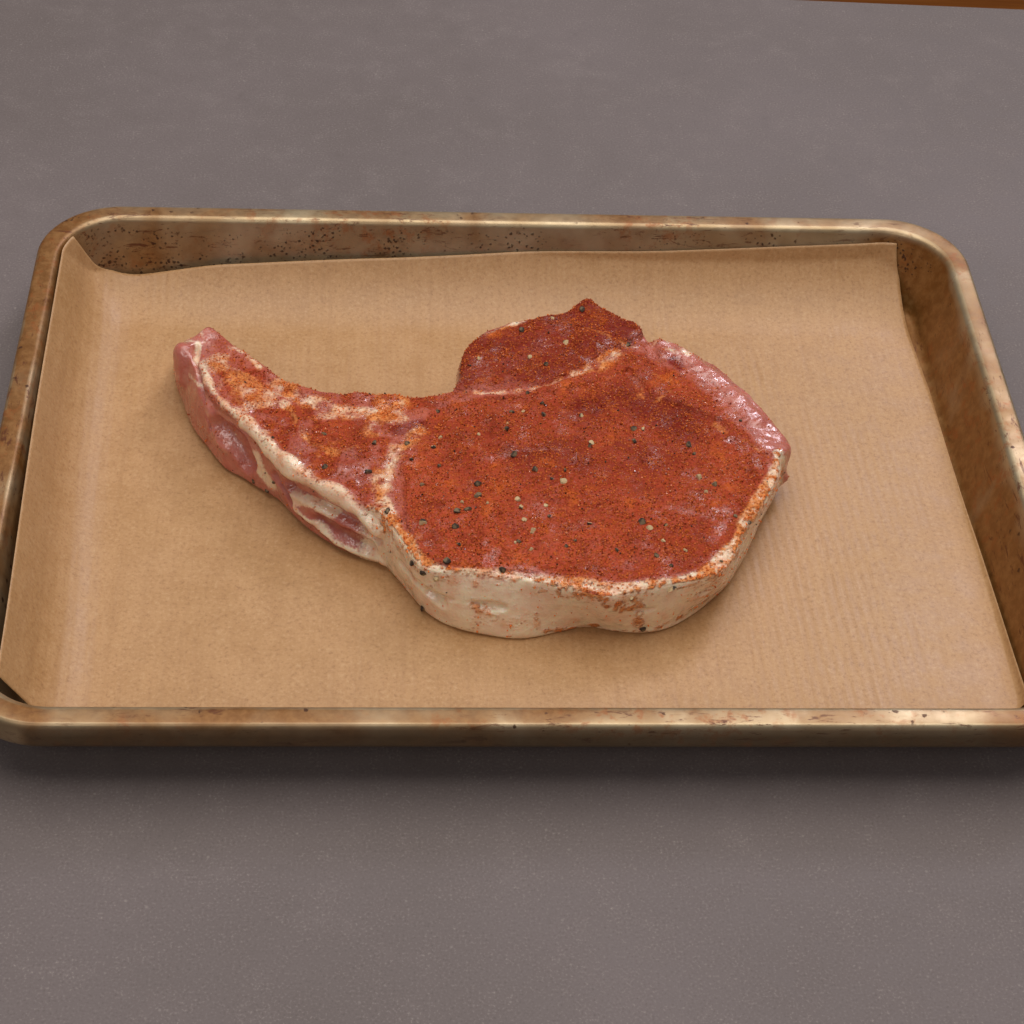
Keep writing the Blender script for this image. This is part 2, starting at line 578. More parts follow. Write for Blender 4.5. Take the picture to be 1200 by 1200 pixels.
em.vertices.foreach_get('co', MV)
MV = MV.reshape(-1, 3)
MF = [tuple(p.vertices) for p in em.polygons]
ev.to_mesh_clear()
bpy.data.objects.remove(to)
MFq = np.array([f if len(f) == 4 else (f[0], f[1], f[2], f[2]) for f in MF])
E_ = np.concatenate([MFq[:, [0, 1]], MFq[:, [1, 2]], MFq[:, [2, 3]], MFq[:, [3, 0]]])
E_ = E_[E_[:, 0] != E_[:, 1]]
E_ = np.unique(np.sort(E_, 1), axis=0)
deg = np.bincount(E_.ravel(), minlength=nv).astype(float)


def lap(A):
    A = np.asarray(A, float)
    if A.ndim == 1:
        s_ = np.bincount(E_[:, 0], A[E_[:, 1]], nv) + np.bincount(E_[:, 1], A[E_[:, 0]], nv)
        return s_ / deg
    return np.stack([lap(A[:, i]) for i in range(A.shape[1])], 1)


def vnormals(Vx):
    a, b, c, d = (Vx[MFq[:, i]] for i in range(4))
    fn = np.cross(c - a, d - b)
    z = np.linalg.norm(fn, axis=1) < 1e-14
    fn[z] = np.cross(b - a, c - a)[z]
    N = np.zeros_like(Vx)
    for i in range(4):
        for k_ in range(3):
            N[:, k_] += np.bincount(MFq[:, i], fn[:, k_], nv)
    return N / (np.linalg.norm(N, axis=1)[:, None] + 1e-12)


for _ in range(8):
    MV = MV * 0.5 + lap(MV) * 0.5
MN = vnormals(MV)
if (MN[:, 2] * (MV[:, 2] > 0.02)).sum() < 0:
    MN = -MN
    MF = [f[::-1] for f in MF]
    MFq = MFq[:, ::-1]


def bvh():
    return BVHTree.FromPolygons([tuple(v) for v in MV], MF)


BV = bvh()


def hit(px, py):
    h = BV.ray_cast(CAM_LOC, Vector(ray(px, py)))
    if h[0] is None:
        return at(px, py, ZT)
    return np.array(h[0])


def hitn(px, py):
    h = BV.ray_cast(CAM_LOC, Vector(ray(px, py)))
    if h[0] is None:
        return None, None
    return h[0], h[1]


def stroke_d(pts):
    """distance in 3D of each vertex to a polyline laid on the chop"""
    Q = np.array([hit(*p) for p in pts])
    d = np.full(nv, 9.0)
    if len(Q) == 1:
        return np.linalg.norm(MV - Q[0], axis=1)
    for a, b in zip(Q[:-1], Q[1:]):
        ab = b - a
        t = np.clip(((MV - a) @ ab) / (ab @ ab + 1e-12), 0, 1)
        d = np.minimum(d, np.linalg.norm(MV - a - t[:, None] * ab, axis=1))
    return d


WARP = (vnoise(MV, 130, 5) - 0.5) * 0.0024 + (vnoise(MV, 420, 6) - 0.5) * 0.0008


def stroke(pts, r_mm, soft=0.6):
    d = stroke_d(pts) + WARP
    r = r_mm / 1000
    return 1 - sstep(d, r * (1 - soft), r * (1 + soft * 0.5))


def poly_sd(pts, z=None):
    """signed distance (plus inside) in plan of each vertex to a polygon on the top face"""
    Q = np.array([at(px, py, ZT)[:2] for px, py in pts])
    p = MV[:, :2]
    d = np.full(nv, 9.0)
    ins = np.zeros(nv, bool)
    n = len(Q)
    for i in range(n):
        a, b = Q[i], Q[(i + 1) % n]
        ab = b - a
        t = np.clip(((p - a) @ ab) / (ab @ ab), 0, 1)
        d = np.minimum(d, np.linalg.norm(p - a - t[:, None] * ab, axis=1))
        c = ((a[1] > p[:, 1]) != (b[1] > p[:, 1])) & (p[:, 0] < (b[0] - a[0]) * (p[:, 1] - a[1]) / (b[1] - a[1] + 1e-15) + a[0])
        ins ^= c
    return np.where(ins, d, -d)


def poly(pts, soft=0.003):
    return sstep(poly_sd(pts) + WARP * 1.5, -soft, soft)


TOP = sstep(MN[:, 2], 0.35, 0.75)

# --- fat
fat_cap_line = [(452, 600), (462, 625), (474, 645), (488, 660), (510, 668), (545, 671), (580, 675), (620, 682), (655, 690)]
fat_cap_line2 = [(745, 696), (770, 690), (810, 682), (850, 668), (866, 645), (878, 618), (895, 595), (908, 574), (914, 553)]
# outline position of each vertex (index along the outline pairs)
idx = np.zeros(nv)
dmin = np.full(nv, 9.0)
mid = (Tc + Bc) / 2
for j in range(m):
    d = np.hypot(MV[:, 0] - mid[j, 0], MV[:, 1] - mid[j, 1])
    s_ = d < dmin
    dmin[s_] = d[s_]
    idx[s_] = j / SUB
EDGE = dmin                      # plan distance to the outline
side = 1 - sstep(MN[:, 2], 0.3, 0.72)
cap_range = sstep(idx, 30.4, 31.3) * (1 - sstep(idx, 51.3, 53.0))
fat = np.zeros(nv)
fat = np.maximum(fat, cap_range * np.maximum(side, 0.9 * sstep(EDGE + WARP, 0.0040, 0.0014)))
top_fat = [(fat_cap_line, 2.7, 1.0), (fat_cap_line2, 2.0, 0.9),
           ([(455, 608), (449, 585), (447, 562), (456, 542), (476, 524), (494, 508)], 3.4, 0.85),
           ([(398, 480), (420, 482), (440, 490), (452, 478), (470, 470)], 3.4, 0.9),
           ([(340, 462), (360, 467), (380, 470)], 3.0, 0.8), ([(335, 475), (346, 490), (352, 505), (365, 522), (392, 532)], 1.8, 0.75),
           ([(386, 520), (405, 528), (420, 530)], 2.6, 0.5),
           ([(543, 458), (575, 461), (610, 461), (640, 454), (670, 441), (700, 424), (725, 408)], 1.2, 0.62),
           ([(672, 440), (700, 436), (722, 420)], 2.6, 0.7), ([(622, 440), (630, 432)], 2.8, 0.45),
           ([(570, 392), (588, 384), (610, 378)], 1.7, 1.15), ([(690, 384), (718, 396), (742, 408)], 2.4, 0.5), ([(766, 472), (784, 464)], 1.6, 0.6), ([(744, 444), (752, 470)], 1.8, 0.5),
           ([(768, 440), (784, 448)], 1.4, 0.5), ([(840, 500), (865, 512), (890, 530)], 1.5, 0.5),
           ([(785, 408), (805, 418)], 2.2, 0.7), ([(770, 404), (782, 400)], 2.0, 0.6),
           ([(232, 404), (228, 420), (232, 436)], 1.7, 0.95), ([(214, 403), (226, 402)], 1.5, 0.8),
           ([(236, 395), (246, 410)], 2.0, 0.55),
           ([(266, 402), (285, 414), (305, 432)], 1.0, 0.7)]
for pts, r, a in top_fat:
    fat = np.maximum(fat, a * (0.45 + 0.65 * sstep(vnoise(MV, 380, 61), 0.2, 0.7)) * stroke(pts, r * 1.1, 1.0))
# fat ridge along the front of the rib and fat patches on its cut side
ridge_pts = [(240, 436), (250, 460), (266, 478), (288, 494), (305, 512), (324, 534), (346, 553), (374, 569), (404, 584), (424, 600), (440, 622)]
ridge = np.maximum(stroke(ridge_pts[:5], 1.9, 0.9) * 0.8, stroke(ridge_pts[3:], 2.9, 0.8))
fat = np.maximum(fat, ridge)
ridge2 = stroke([(300, 535), (306, 552), (318, 566)], 3.2, 0.8)
fat = np.maximum(fat, ridge2)
low_strip = stroke([(346, 594), (368, 612), (394, 634), (420, 648), (446, 656)], 1.7, 0.8)
fat = np.maximum(fat, low_strip * 0.95)
low2 = stroke([(344, 585), (362, 590), (388, 602)], 2.6, 0.5)
fat = np.maximum(fat, low2 * 0.9)
fat = np.maximum(fat, stroke([(262, 492), (268, 512)], 0.9) * 0.6)
fat = np.maximum(fat, 0.62 * TOP * (poly([(200, 380), (300, 400), (350, 445), (520, 455), (490, 505), (455, 555), (445, 600), (330, 540), (240, 470)], 0.003)) * sstep(vnoise(MV, 120, 77) * .7 + vnoise(MV, 330, 78) * .3, 0.42, 0.70))
fat = np.maximum(fat, stroke([(222, 440), (233, 452)], 0.7) * 0.6)

# --- lean tone: 0 pale pink, 1 deep red
tone = 0.45 + 0.25 * (vnoise(MV, 90, 9) - 0.5)
lobe = poly([(536, 456), (538, 405), (580, 375), (660, 360), (690, 348), (755, 384), (738, 410), (690, 438), (640, 455)])
gloss = poly([(764, 392), (790, 394), (825, 410), (870, 446), (935, 514), (920, 540), (902, 532), (880, 505), (850, 468), (812, 436), (786, 418)], 0.0022)
tone = tone + 0.35 * lobe + 0.05 * gloss * TOP
tone += 0.7 * stroke([(790, 424), (798, 432)], 2.2)
tone += 0.8 * stroke([(238, 389), (248, 390)], 1.4)
tone += 0.55 * stroke([(470, 508), (490, 500)], 3.0)
tone += 0.45 * stroke([(678, 362), (690, 368)], 2.6)
arm_side = side * (sstep(idx, 51.5, 53.5))
tone -= arm_side * 0.08
tone += 0.30 * stroke([(375, 610), (405, 628), (432, 642)], 3.0) + 0.30 * stroke([(330, 572), (342, 590)], 2.4)
tone += 0.75 * stroke([(690, 480), (740, 470), (800, 500)], 9.0, 1.0) * (0.4 + 0.6 * vnoise(MV, 120, 71))
tone += 0.5 * stroke([(620, 540), (680, 530), (760, 540)], 8.0, 1.0) * vnoise(MV, 150, 72)
tone -= 0.3 * stroke([(500, 560), (540, 630), (620, 650), (700, 640)], 8.0, 1.0)
tone = np.clip(tone, 0, 1.2)

# --- spice density
sp = np.full(nv, 0.45)
eye = poly([(468, 520), (505, 478), (600, 464), (650, 455), (700, 432), (735, 412), (766, 420), (800, 440), (845, 476), (880, 515), (905, 552), (890, 588), (866, 630), (845, 655),
            (790, 672), (720, 692), (640, 676), (560, 665), (505, 662), (484, 640), (470, 585)], 0.0035)
arm = poly([(250, 418), (290, 425), (350, 455), (540, 460), (490, 510), (455, 560), (448, 596), (380, 566), (340, 536), (300, 495), (262, 462)], 0.004)
pat = vnoise(MV, 110, 12) * 0.6 + vnoise(MV, 320, 13) * 0.4
sp = np.maximum(sp, arm * (0.12 + 0.95 * sstep(pat, 0.28, 0.62)))
sp = np.maximum(sp, lobe * (0.55 + 0.45 * sstep(pat, 0.3, 0.6)))
sp = np.maximum(sp, eye * (0.82 + 0.18 * sstep(pat, 0.3, 0.55)))
sp *= 1 - 0.80 * gloss
sp = np.maximum(sp, 0.8 * stroke([(242, 426), (256, 432), (268, 446), (276, 470)], 3.0))
tipz = poly([(190, 380), (250, 380), (246, 410), (238, 425), (240, 445), (236, 470), (190, 470)], 0.0025)
sp *= 1 - 0.9 * tipz
sp *= 1 - 0.8 * stroke([(568, 390), (588, 382), (612, 376)], 2.2)
sp = sp * (1 - fat * 0.30 * (1 - eye * 0.4)) * (1 - 0.45 * ridge)
# thin band of half-bare fat just inside the front edge
sp *= 1 - 0.40 * cap_range * sstep(EDGE + WARP, 0.0048, 0.0012)
sp *= TOP
sp = np.maximum(sp, side * (0.035 + 0.16 * sstep(vnoise(MV, 160, 21), 0.62, 0.8)))
for pts, r, a in [([(696, 698), (712, 706), (736, 712)], 2.6, 0.95), ([(742, 704), (752, 712)], 1.6, 0.75), ([(655, 690), (690, 697)], 1.8, 0.7),
                  ([(548, 704), (560, 710)], 2.0, 0.6), ([(578, 720)], 1.6, 0.5), ([(628, 720), (630, 735)], 1.2, 0.4), ([(748, 722), (750, 738)], 1.6, 0.6),
                  ([(640, 742), (670, 736), (700, 734)], 1.6, 0.85), ([(706, 737), (740, 741)], 1.4, 0.8), ([(770, 738), (800, 724), (830, 704)], 1.4, 0.6),
                  ([(560, 744), (600, 747), (630, 746)], 1.0, 0.6), ([(420, 653), (446, 660)], 1.2, 0.7), ([(352, 612), (356, 620)], 1.2, 0.6),
                  ([(915, 556), (905, 576), (885, 600), (870, 630), (862, 650)], 2.6, 0.6), ([(908, 545), (895, 530)], 2.0, 0.6), ([(500, 690), (520, 680)], 2.0, 0.3),
                  ([(447, 600), (452, 625)], 1.4, 0.7), ([(262, 482), (292, 520)], 1.6, 0.25), ([(310, 512), (340, 540)], 1.2, 0.3),
                  ([(830, 676), (860, 655)], 2.0, 0.5), ([(330, 568), (338, 575)], 1.2, 0.4)]:
    sp = np.maximum(sp, a * (0.12 + 0.88 * sstep(vnoise(MV, 450, 63) * .5 + vnoise(MV, 1000, 64) * .5, 0.36, 0.62)) * stroke(pts, r * 1.1, 1.0))
# rub dusted over the crease of the fat edge and a little way down its side
nz = vnoise(MV, 260, 65) * .5 + vnoise(MV, 900, 66) * .5
crease = cap_range * sstep(EDGE + WARP, 0.0062, 0.0020) * TOP
sp = np.maximum(sp, crease * (0.10 + 0.62 * sstep(nz, 0.36, 0.62)))
spill = cap_range * side * sstep(MV[:, 2], ZT - 0.0075, ZT - 0.0015)
sp = np.maximum(sp, spill * 0.40 * sstep(nz, 0.52, 0.68))
sp = np.clip(sp + (vnoise(MV, 420, 31) - 0.5) * 0.18 * TOP, 0, 1)

# --- relief
grain = (vnoise(MV * np.array([1, 1, 1]), 240, 41) - 0.5) * 0.0010 + (vnoise(MV, 560, 42) - 0.5) * 0.00055 + (vnoise(MV, 75, 43) - 0.5) * 0.0016
D = grain * (0.30 + 0.70 * TOP)
dome = 0.0012 * sstep(EDGE, 0.002, 0.018) * TOP
D += dome + (vnoise(MV, 130, 47) - 0.5) * 0.0022 * lobe * TOP
D -= 0.0011 * stroke([(536, 458), (575, 462), (612, 462), (645, 453), (675, 440), (705, 421), (735, 402), (757, 393)], 1.5) * TOP
D += 0.0010 * stroke([(575, 466), (640, 460), (690, 445)], 2.5) * TOP
D -= 0.0010 * stroke([(452, 545), (476, 522), (500, 505), (520, 478)], 2.0)
D -= 0.0009 * stroke([(470, 560), (468, 600), (478, 636), (500, 658)], 1.6)
D -= 0.0007 * stroke([(505, 662), (560, 664), (640, 676), (715, 692)], 1.2)
D += 0.0009 * stroke([(590, 645), (565, 620), (575, 600)], 4.0)
D -= 0.0010 * stroke([(578, 655), (570, 638)], 3.0)
D -= 0.0013 * stroke([(735, 440), (760, 470), (800, 480), (850, 505)], 1.8)
D -= 0.0012 * stroke([(758, 396), (765, 420), (778, 440)], 2.0)
D += 0.0012 * stroke([(800, 415), (845, 450), (885, 490)], 3.0) * TOP
D -= 0.0010 * stroke([(330, 478), (348, 500), (365, 525), (400, 540)], 1.6)
D -= 0.0010 * stroke([(300, 440), (340, 462), (380, 480)], 1.8)
# rib side: overhanging ridge, hollow, lower strip, round knob at the tip
D += 0.0022 * ridge
D -= 0.0034 * stroke([(258, 500), (280, 520), (290, 540)], 4.0)
D -= 0.0030 * stroke([(340, 572), (362, 585), (390, 600), (420, 618), (442, 634)], 2.2)
D -= 0.0022 * stroke([(372, 610), (402, 627), (432, 642)], 3.0)
D += 0.0012 * low_strip
D -= 0.0018 * stroke([(322, 558), (333, 575), (342, 592)], 1.8)
D += 0.0020 * stroke([(212, 415), (214, 440)], 4.0)
D -= 0.0022 * stroke([(229, 408), (231, 432), (240, 470), (246, 500)], 1.2)
D += 0.0012 * stroke([(245, 480), (262, 520)], 3.0)
# fat cap: gentle vertical waves and creases
D += (vnoise(MV * np.array([1, 1, 0.25]), 95, 51) - 0.5) * 0.0016 * side * cap_range
D -= 0.0010 * stroke([(500, 696), (540, 704), (590, 712)], 1.0) * side
D -= 0.0009 * stroke([(690, 712), (760, 716), (830, 694)], 0.9) * side
D -= 0.0010 * stroke([(468, 660), (490, 684), (520, 708)], 1.3) * side
keep = sstep(MV[:, 2], ZB + 0.0008, ZB + 0.003)
MV = MV + MN * (D * keep)[:, None]
# corner of lean at the far right hangs as a thin flap, small spike of fat under it
tipc = hit(922, 517)
wgt = np.exp(-(np.linalg.norm(MV - tipc, axis=1) / 0.006) ** 2)
MV += wgt[:, None] * np.array([0.0014, -0.0002, -0.0018])
pk = hit(243, 391)
wgt = np.exp(-(np.linalg.norm(MV - pk, axis=1) / 0.0032) ** 2)
MV += wgt[:, None] * np.array([0.0002, 0.0016, 0.0016])
pk = hit(688, 355)
wgt = np.exp(-(np.linalg.norm(MV - pk, axis=1) / 0.0035) ** 2)
MV += wgt[:, None] * np.array([0.0, 0.0007, 0.0006])
spk = hit(916, 561)
wgt = np.exp(-(np.linalg.norm(MV - spk, axis=1) / 0.0024) ** 2)
MV += wgt[:, None] * np.array([0.0019, -0.0005, 0.0004])
for _ in range(2):
    MV = MV * 0.6 + lap(MV) * 0.4
MV[:, 2] = np.maximum(MV[:, 2], ZB)
MN = vnormals(MV)
BV = bvh()
wet = 0.95 * gloss + 0.7 * tipz + 0.35 * (1 - sp) * TOP + side * 0.85 + 0.40 * sstep(vnoise(MV, 170, 93), 0.5, 0.8) * TOP
for pts, r in [([(830, 590), (850, 620), (835, 650)], 5.0), ([(850, 510), (880, 530), (895, 550)], 4.0), ([(600, 672), (660, 682), (715, 688)], 4.0),
               ([(500, 628), (515, 645)], 4.0), ([(415, 568), (425, 578)], 3.5), ([(570, 640), (580, 650)], 3.0), ([(690, 415), (725, 400), (760, 410)], 4.0),
               ([(445, 545), (450, 560)], 2.5), ([(560, 430), (590, 410)], 4.0), ([(780, 420), (830, 450), (880, 500)], 4.5), ([(320, 480), (330, 495)], 3.0),
               ([(560, 682), (620, 692)], 3.0)]:
    wet = np.maximum(wet, 0.85 * stroke(pts, r, 1.0) * sstep(vnoise(MV, 340, 91), 0.35, 0.65))
wet = np.clip(wet, 0, 1)


def mat_meat():
    s = NT('rubbed_raw_pork')
    fat_, sp_, tone_, wet_ = s.attr('fat'), s.attr('spice'), s.attr('tone'), s.attr('wet')
    n_f = s.noise(900, 4, 0.65)
    n_m = s.noise(260, 5, 0.6)
    # lean
    lean = s.mix(s.ramp(tone_, 0, 1, smooth=False), (0.72, 0.255, 0.185), (0.26, 0.022, 0.013))
    lean = s.mix(s.ramp(n_m, 0.42, 0.72, 0, 0.4), lean, (0.70, 0.33, 0.25))
    lean = s.mix(s.ramp(n_m, 0.45, 0.25, 0, 0.4), lean, (0.40, 0.075, 0.055))
    # fat
    fatc = s.mix(s.ramp(s.noise(130, 3, 0.6), 0.35, 0.7), (0.93, 0.75, 0.53), (0.87, 0.615, 0.435))
    fm = s.ramp(s.math('ADD', fat_, s.math('MULTIPLY', s.math('SUBTRACT', n_f, 0.5), 1.1)), 0.22, 0.85)
    c = s.mix(fm, lean, fatc)
    # oily orange stain left by the rub
    stain_f = s.mix(fm, s.mix(s.ramp(tone_, 0.2, 1), (0.46, 0.053, 0.008), (0.20, 0.014, 0.004)), (0.82, 0.245, 0.030))
    film = s.ramp(s.math('ADD', s.math('ADD', sp_, s.math('MULTIPLY', fm, 0.10)), s.math('MULTIPLY', s.math('SUBTRACT', n_m, 0.5), 0.9)), 0.12, 0.80)
    c = s.mix(s.math('MULTIPLY', film, 0.88), c, stain_f)
    # grains of rub
    vn = s.n('TexVoronoi')
    vn.inputs['Scale'].default_value = 1150
    s.t.links.new(s.co, vn.inputs['Vector'])
    rnd = s.sep(vn.outputs['Color'])
    cell = s.ramp(vn.outputs['Distance'], 0.75, 0.10)
    gcol = s.mix(s.math('POWER', rnd[0], 1.4), (0.20, 0.014, 0.004), (0.76, 0.185, 0.042))
    gm = s.math('MULTIPLY', s.ramp(s.math('ADD', rnd[2], s.math('MULTIPLY', sp_, 0.75)), 0.80, 0.95), s.ramp(sp_, 0.04, 0.25))
    gm = s.math('MULTIPLY', gm, cell)
    c = s.mix(s.math('MULTIPLY', gm, 0.80), c, gcol)
    # darker soaked blotches
    n_b = s.noise(85, 4, 0.7)
    bl_ = s.math('MULTIPLY', s.ramp(n_b, 0.50, 0.70), s.ramp(sp_, 0.35, 0.8))
    c = s.mix(s.math('MULTIPLY', bl_, 0.55), c, (0.165, 0.014, 0.004))
    br_ = s.math('MULTIPLY', s.ramp(n_b, 0.46, 0.28), s.ramp(sp_, 0.3, 0.7))
    c = s.mix(s.math('MULTIPLY', br_, 0.75), c, (0.68, 0.140, 0.020))
    rough = s.math('ADD', s.ramp(wet_, 0, 1, 0.44, 0.22), s.math('MULTIPLY', gm, 0.10))
    rubw = s.ramp(sp_, 0.05, 0.6, 0.0, 1.0)
    h = s.math('MULTIPLY', s.math('ADD', s.math('MULTIPLY', s.math('MULTIPLY', cell, rnd[0]), 1.0), s.math('ADD', s.math('MULTIPLY', n_f, 0.8), s.math('MULTIPLY', n_m, 1.2))), s.math('ADD', s.math('MULTIPLY', rubw, 0.9), 0.12))
    nb = s.bump(h, 0.75, 0.0009)
    m_ = s.out(Base_Color=c, Roughness=rough, Normal=nb, Specular_IOR_Level=s.ramp(wet_, 0.15, 0.9, 0.10, 0.5))
    # wet film that comes and goes: small glints
    n_w = s.noise(210, 3, 0.6)
    s.link(s.math('MULTIPLY', s.ramp(n_w, 0.40, 0.60), s.ramp(wet_, 0.10, 0.8, 0.10, 1.0)), s.b.inputs['Coat Weight'])
    s.b.inputs['Coat Roughness'].default_value = 0.10
    s.b.inputs['Coat IOR'].default_value = 1.6
    h2 = s.math('ADD', s.math('MULTIPLY', s.math('MULTIPLY', s.noise(750, 2, 0.5), 0.45), rubw), s.noise(240, 2, 0.55))
    s.link(s.bump(h2, 1.0, 0.0012), s.b.inputs['Coat Normal'])
    s.b.subsurface_method = 'RANDOM_WALK'
    s.link(s.ramp(sp_, 0, 0.6, 0.55, 0.0), s.b.inputs['Subsurface Weight'])
    s.b.inputs['Subsurface Radius'].default_value = (1.0, 0.45, 0.3)
    s.b.inputs['Subsurface Scale'].default_value = 0.0026
    return m_


meat = mat_meat()
base = at(600, 560, 0)
chop = empty('pork_chop', (float(base[0]), float(base[1]), float(ZB)), 'raw bone-in pork chop with red spice rub, lying on brown paper', 'pork chop')

# split the continuous skin into the cuts one can tell apart
fc = MV[MFq].mean(1)
fi = idx[MFq].mean(1)
fside = side[MFq].mean(1)
flobe = lobe[MFq].mean(1)
ffat = fat[MFq].mean(1)
farm = (poly_sd([(150, 340), (536, 340), (538, 456), (500, 500), (455, 545), (447, 570), (449, 600), (446, 700), (150, 700)]))[MFq].mean(1)
fcap = cap_range[MFq].mean(1) * np.maximum(fside, ffat * (EDGE[MFq].mean(1) < 0.0062))
part = np.zeros(len(MF), int)
part[(farm > 0)] = 1
part[(flobe > 0.5) & (farm <= 0)] = 2
part[(fcap > 0.5)] = 3
attrs = {'fat': fat, 'spice': sp, 'tone': tone, 'wet': wet}
for pi, nm in ((0, 'loin_eye'), (1, 'rib_end'), (2, 'tenderloin'), (3, 'fat_cap')):
    fs = np.nonzero(part == pi)[0]
    used = np.unique(MFq[fs])
    remap = -np.ones(nv, int)
    remap[used] = np.arange(len(used))
    FF = [tuple(remap[list(MF[f])]) for f in fs]
    o = mk(nm, MV[used], FF, meat, chop, attrs={k_: a[used] for k_, a in attrs.items()}, normals=MN[used])
    if pi == 3:
        o['label'] = 'pale cream fat edge with specks of rub'

# ------------------------------------------------------------------ loose grains of rub (one part, uncountable)
def mat_grain():
    s = NT('paprika_grains')
    c = s.mix(s.attr('tint'), (0.20, 0.013, 0.004), (0.88, 0.22, 0.035))
    c = s.mix(s.attr('dust'), c, (0.03, 0.018, 0.012))
    sh = s.attr('shine')
    return s.out(Base_Color=c, Roughness=s.ramp(sh, 0, 1, 0.5, 0.14), Specular_IOR_Level=s.ramp(sh, 0, 1, 0.2, 0.8))


clump = sstep(vnoise(MV, 200, 81) * .5 + vnoise(MV, 620, 82) * .5, 0.30, 0.70)
wt = np.clip(sp, 0, 1) ** 1.2 * (0.25 + 0.75 * TOP) * (0.25 + 1.2 * clump) + 0.012 * side
wt[MN[:, 2] < -0.3] = 0
pick = rng.choice(nv, 23000, p=wt / wt.sum())
oct_v = np.array([[1, 0, 0], [-1, 0, 0], [0, 1, 0], [0, -1, 0], [0, 0, 1], [0, 0, -1]], float)
oct_f = np.array([[0, 2, 4], [2, 1, 4], [1, 3, 4], [3, 0, 4], [2, 0, 5], [1, 2, 5], [3, 1, 5], [0, 3, 5]])
K = len(pick)
siz = 0.00016 + 0.00026 * rng.random(K) ** 2.5
jit = (rng.random((K, 6, 1)) * 0.7 + 0.6)
Q = rng.normal(size=(K, 3, 3))
Q = np.linalg.qr(Q)[0]
base_p = MV[pick] + MN[pick] * (siz * 0.25)[:, None] + rng.normal(size=(K, 3)) * 0.00012
GV = (np.einsum('kij,vj->kvi', Q, oct_v) * jit * siz[:, None, None] + base_p[:, None, :]).reshape(-1, 3)
GF = (oct_f[None] + (np.arange(K) * 6)[:, None, None]).reshape(-1, 3)
tint = np.repeat(np.clip(rng.random(K) ** 0.9 * 0.85 + 0.6 * fat[pick], 0, 1), 6)
shine = np.repeat((rng.random(K) < 0.30).astype(float), 6)
dust = np.repeat((rng.random(K) < 0.025).astype(float), 6)
g = mk('spice_rub', GV, GF.tolist(), mat_grain(), chop, smooth=False, attrs={'tint': tint, 'shine': shine, 'dust': dust})
g['kind'] = 'stuff'

# ------------------------------------------------------------------ cracked pepper, each piece a thing
def mat_pepper():
    s = NT('cracked_pepper')
    t_ = s.attr('tint')
    n = s.noise(2500, 3, 0.6)
    husk = s.mix(s.ramp(n, 0.35, 0.7), (0.016, 0.010, 0.008), (0.095, 0.060, 0.040))
    core = s.mix(s.ramp(n, 0.3, 0.7), (0.50, 0.33, 0.15), (0.76, 0.58, 0.33))
    return s.out(Base_Color=s.mix(t_, husk, core), Roughness=0.55, Normal=s.bump(n, 0.5, 0.0002), Specular_IOR_Level=0.22)


pep_mat = mat_pepper()


def pepper_mesh(kind, seed):
    r = random.Random(seed)
    bm = bmesh.new()
    bmesh.ops.create_icosphere(bm, subdivisions=2, radius=1)
    cut = Vector((r.uniform(-1, 1), r.uniform(-1, 1), r.uniform(0.1, 1))).normalized()
    lvl = r.uniform(0.1, 0.5) if kind != 'dark' else r.uniform(0.55, 0.95)
    cut2 = Vector((r.uniform(-1, 1), r.uniform(-1, 1), r.uniform(-.3, .3))).normalized()
    cut3 = Vector((r.uniform(-1, 1), r.uniform(-1, 1), r.uniform(-.2, .8))).normalized()
    ph = [r.uniform(0, 9) for _ in range(3)]
    val = []
    for v in bm.verts:
        c = v.co.copy()
        wr = 1 + 0.10 * math.sin(5 * c.x + ph[0]) * math.sin(4 * c.y + ph[1]) + 0.07 * math.sin(7 * c.z + ph[2]) + r.uniform(-.11, .11)
        c = c * wr
        t = 0.0
        for cc, l in ((cut, lvl), (cut2, 0.62), (cut3, 0.5)):
            d = c.dot(cc) - l
            if d > 0:
                c -= cc * d * 0.95
                t = max(t, min(1, d * 6))
        if kind == 'tan':
            t = max(t, 0.85 if c.z > -0.1 else 0.1)
        elif kind == 'dark':
            t *= 0.30
        v.co = Vector((c.x, c.y * r.uniform(.97, 1.03), c.z * 0.8))
        val.append(t)
    me = bpy.data.meshes.new('cracked_peppercorn')
    bm.to_mesh(me)
    bm.free()
    me.materials.append(pep_mat)
    a = me.attributes.new('tint', 'FLOAT', 'POINT')
    a.data.foreach_set('value', val)
    return me


PM = {k_: [pepper_mesh(k_, 100 * i + j) for j in range(5)] for i, k_ in enumerate(('dark', 'tan', 'mixed'))}
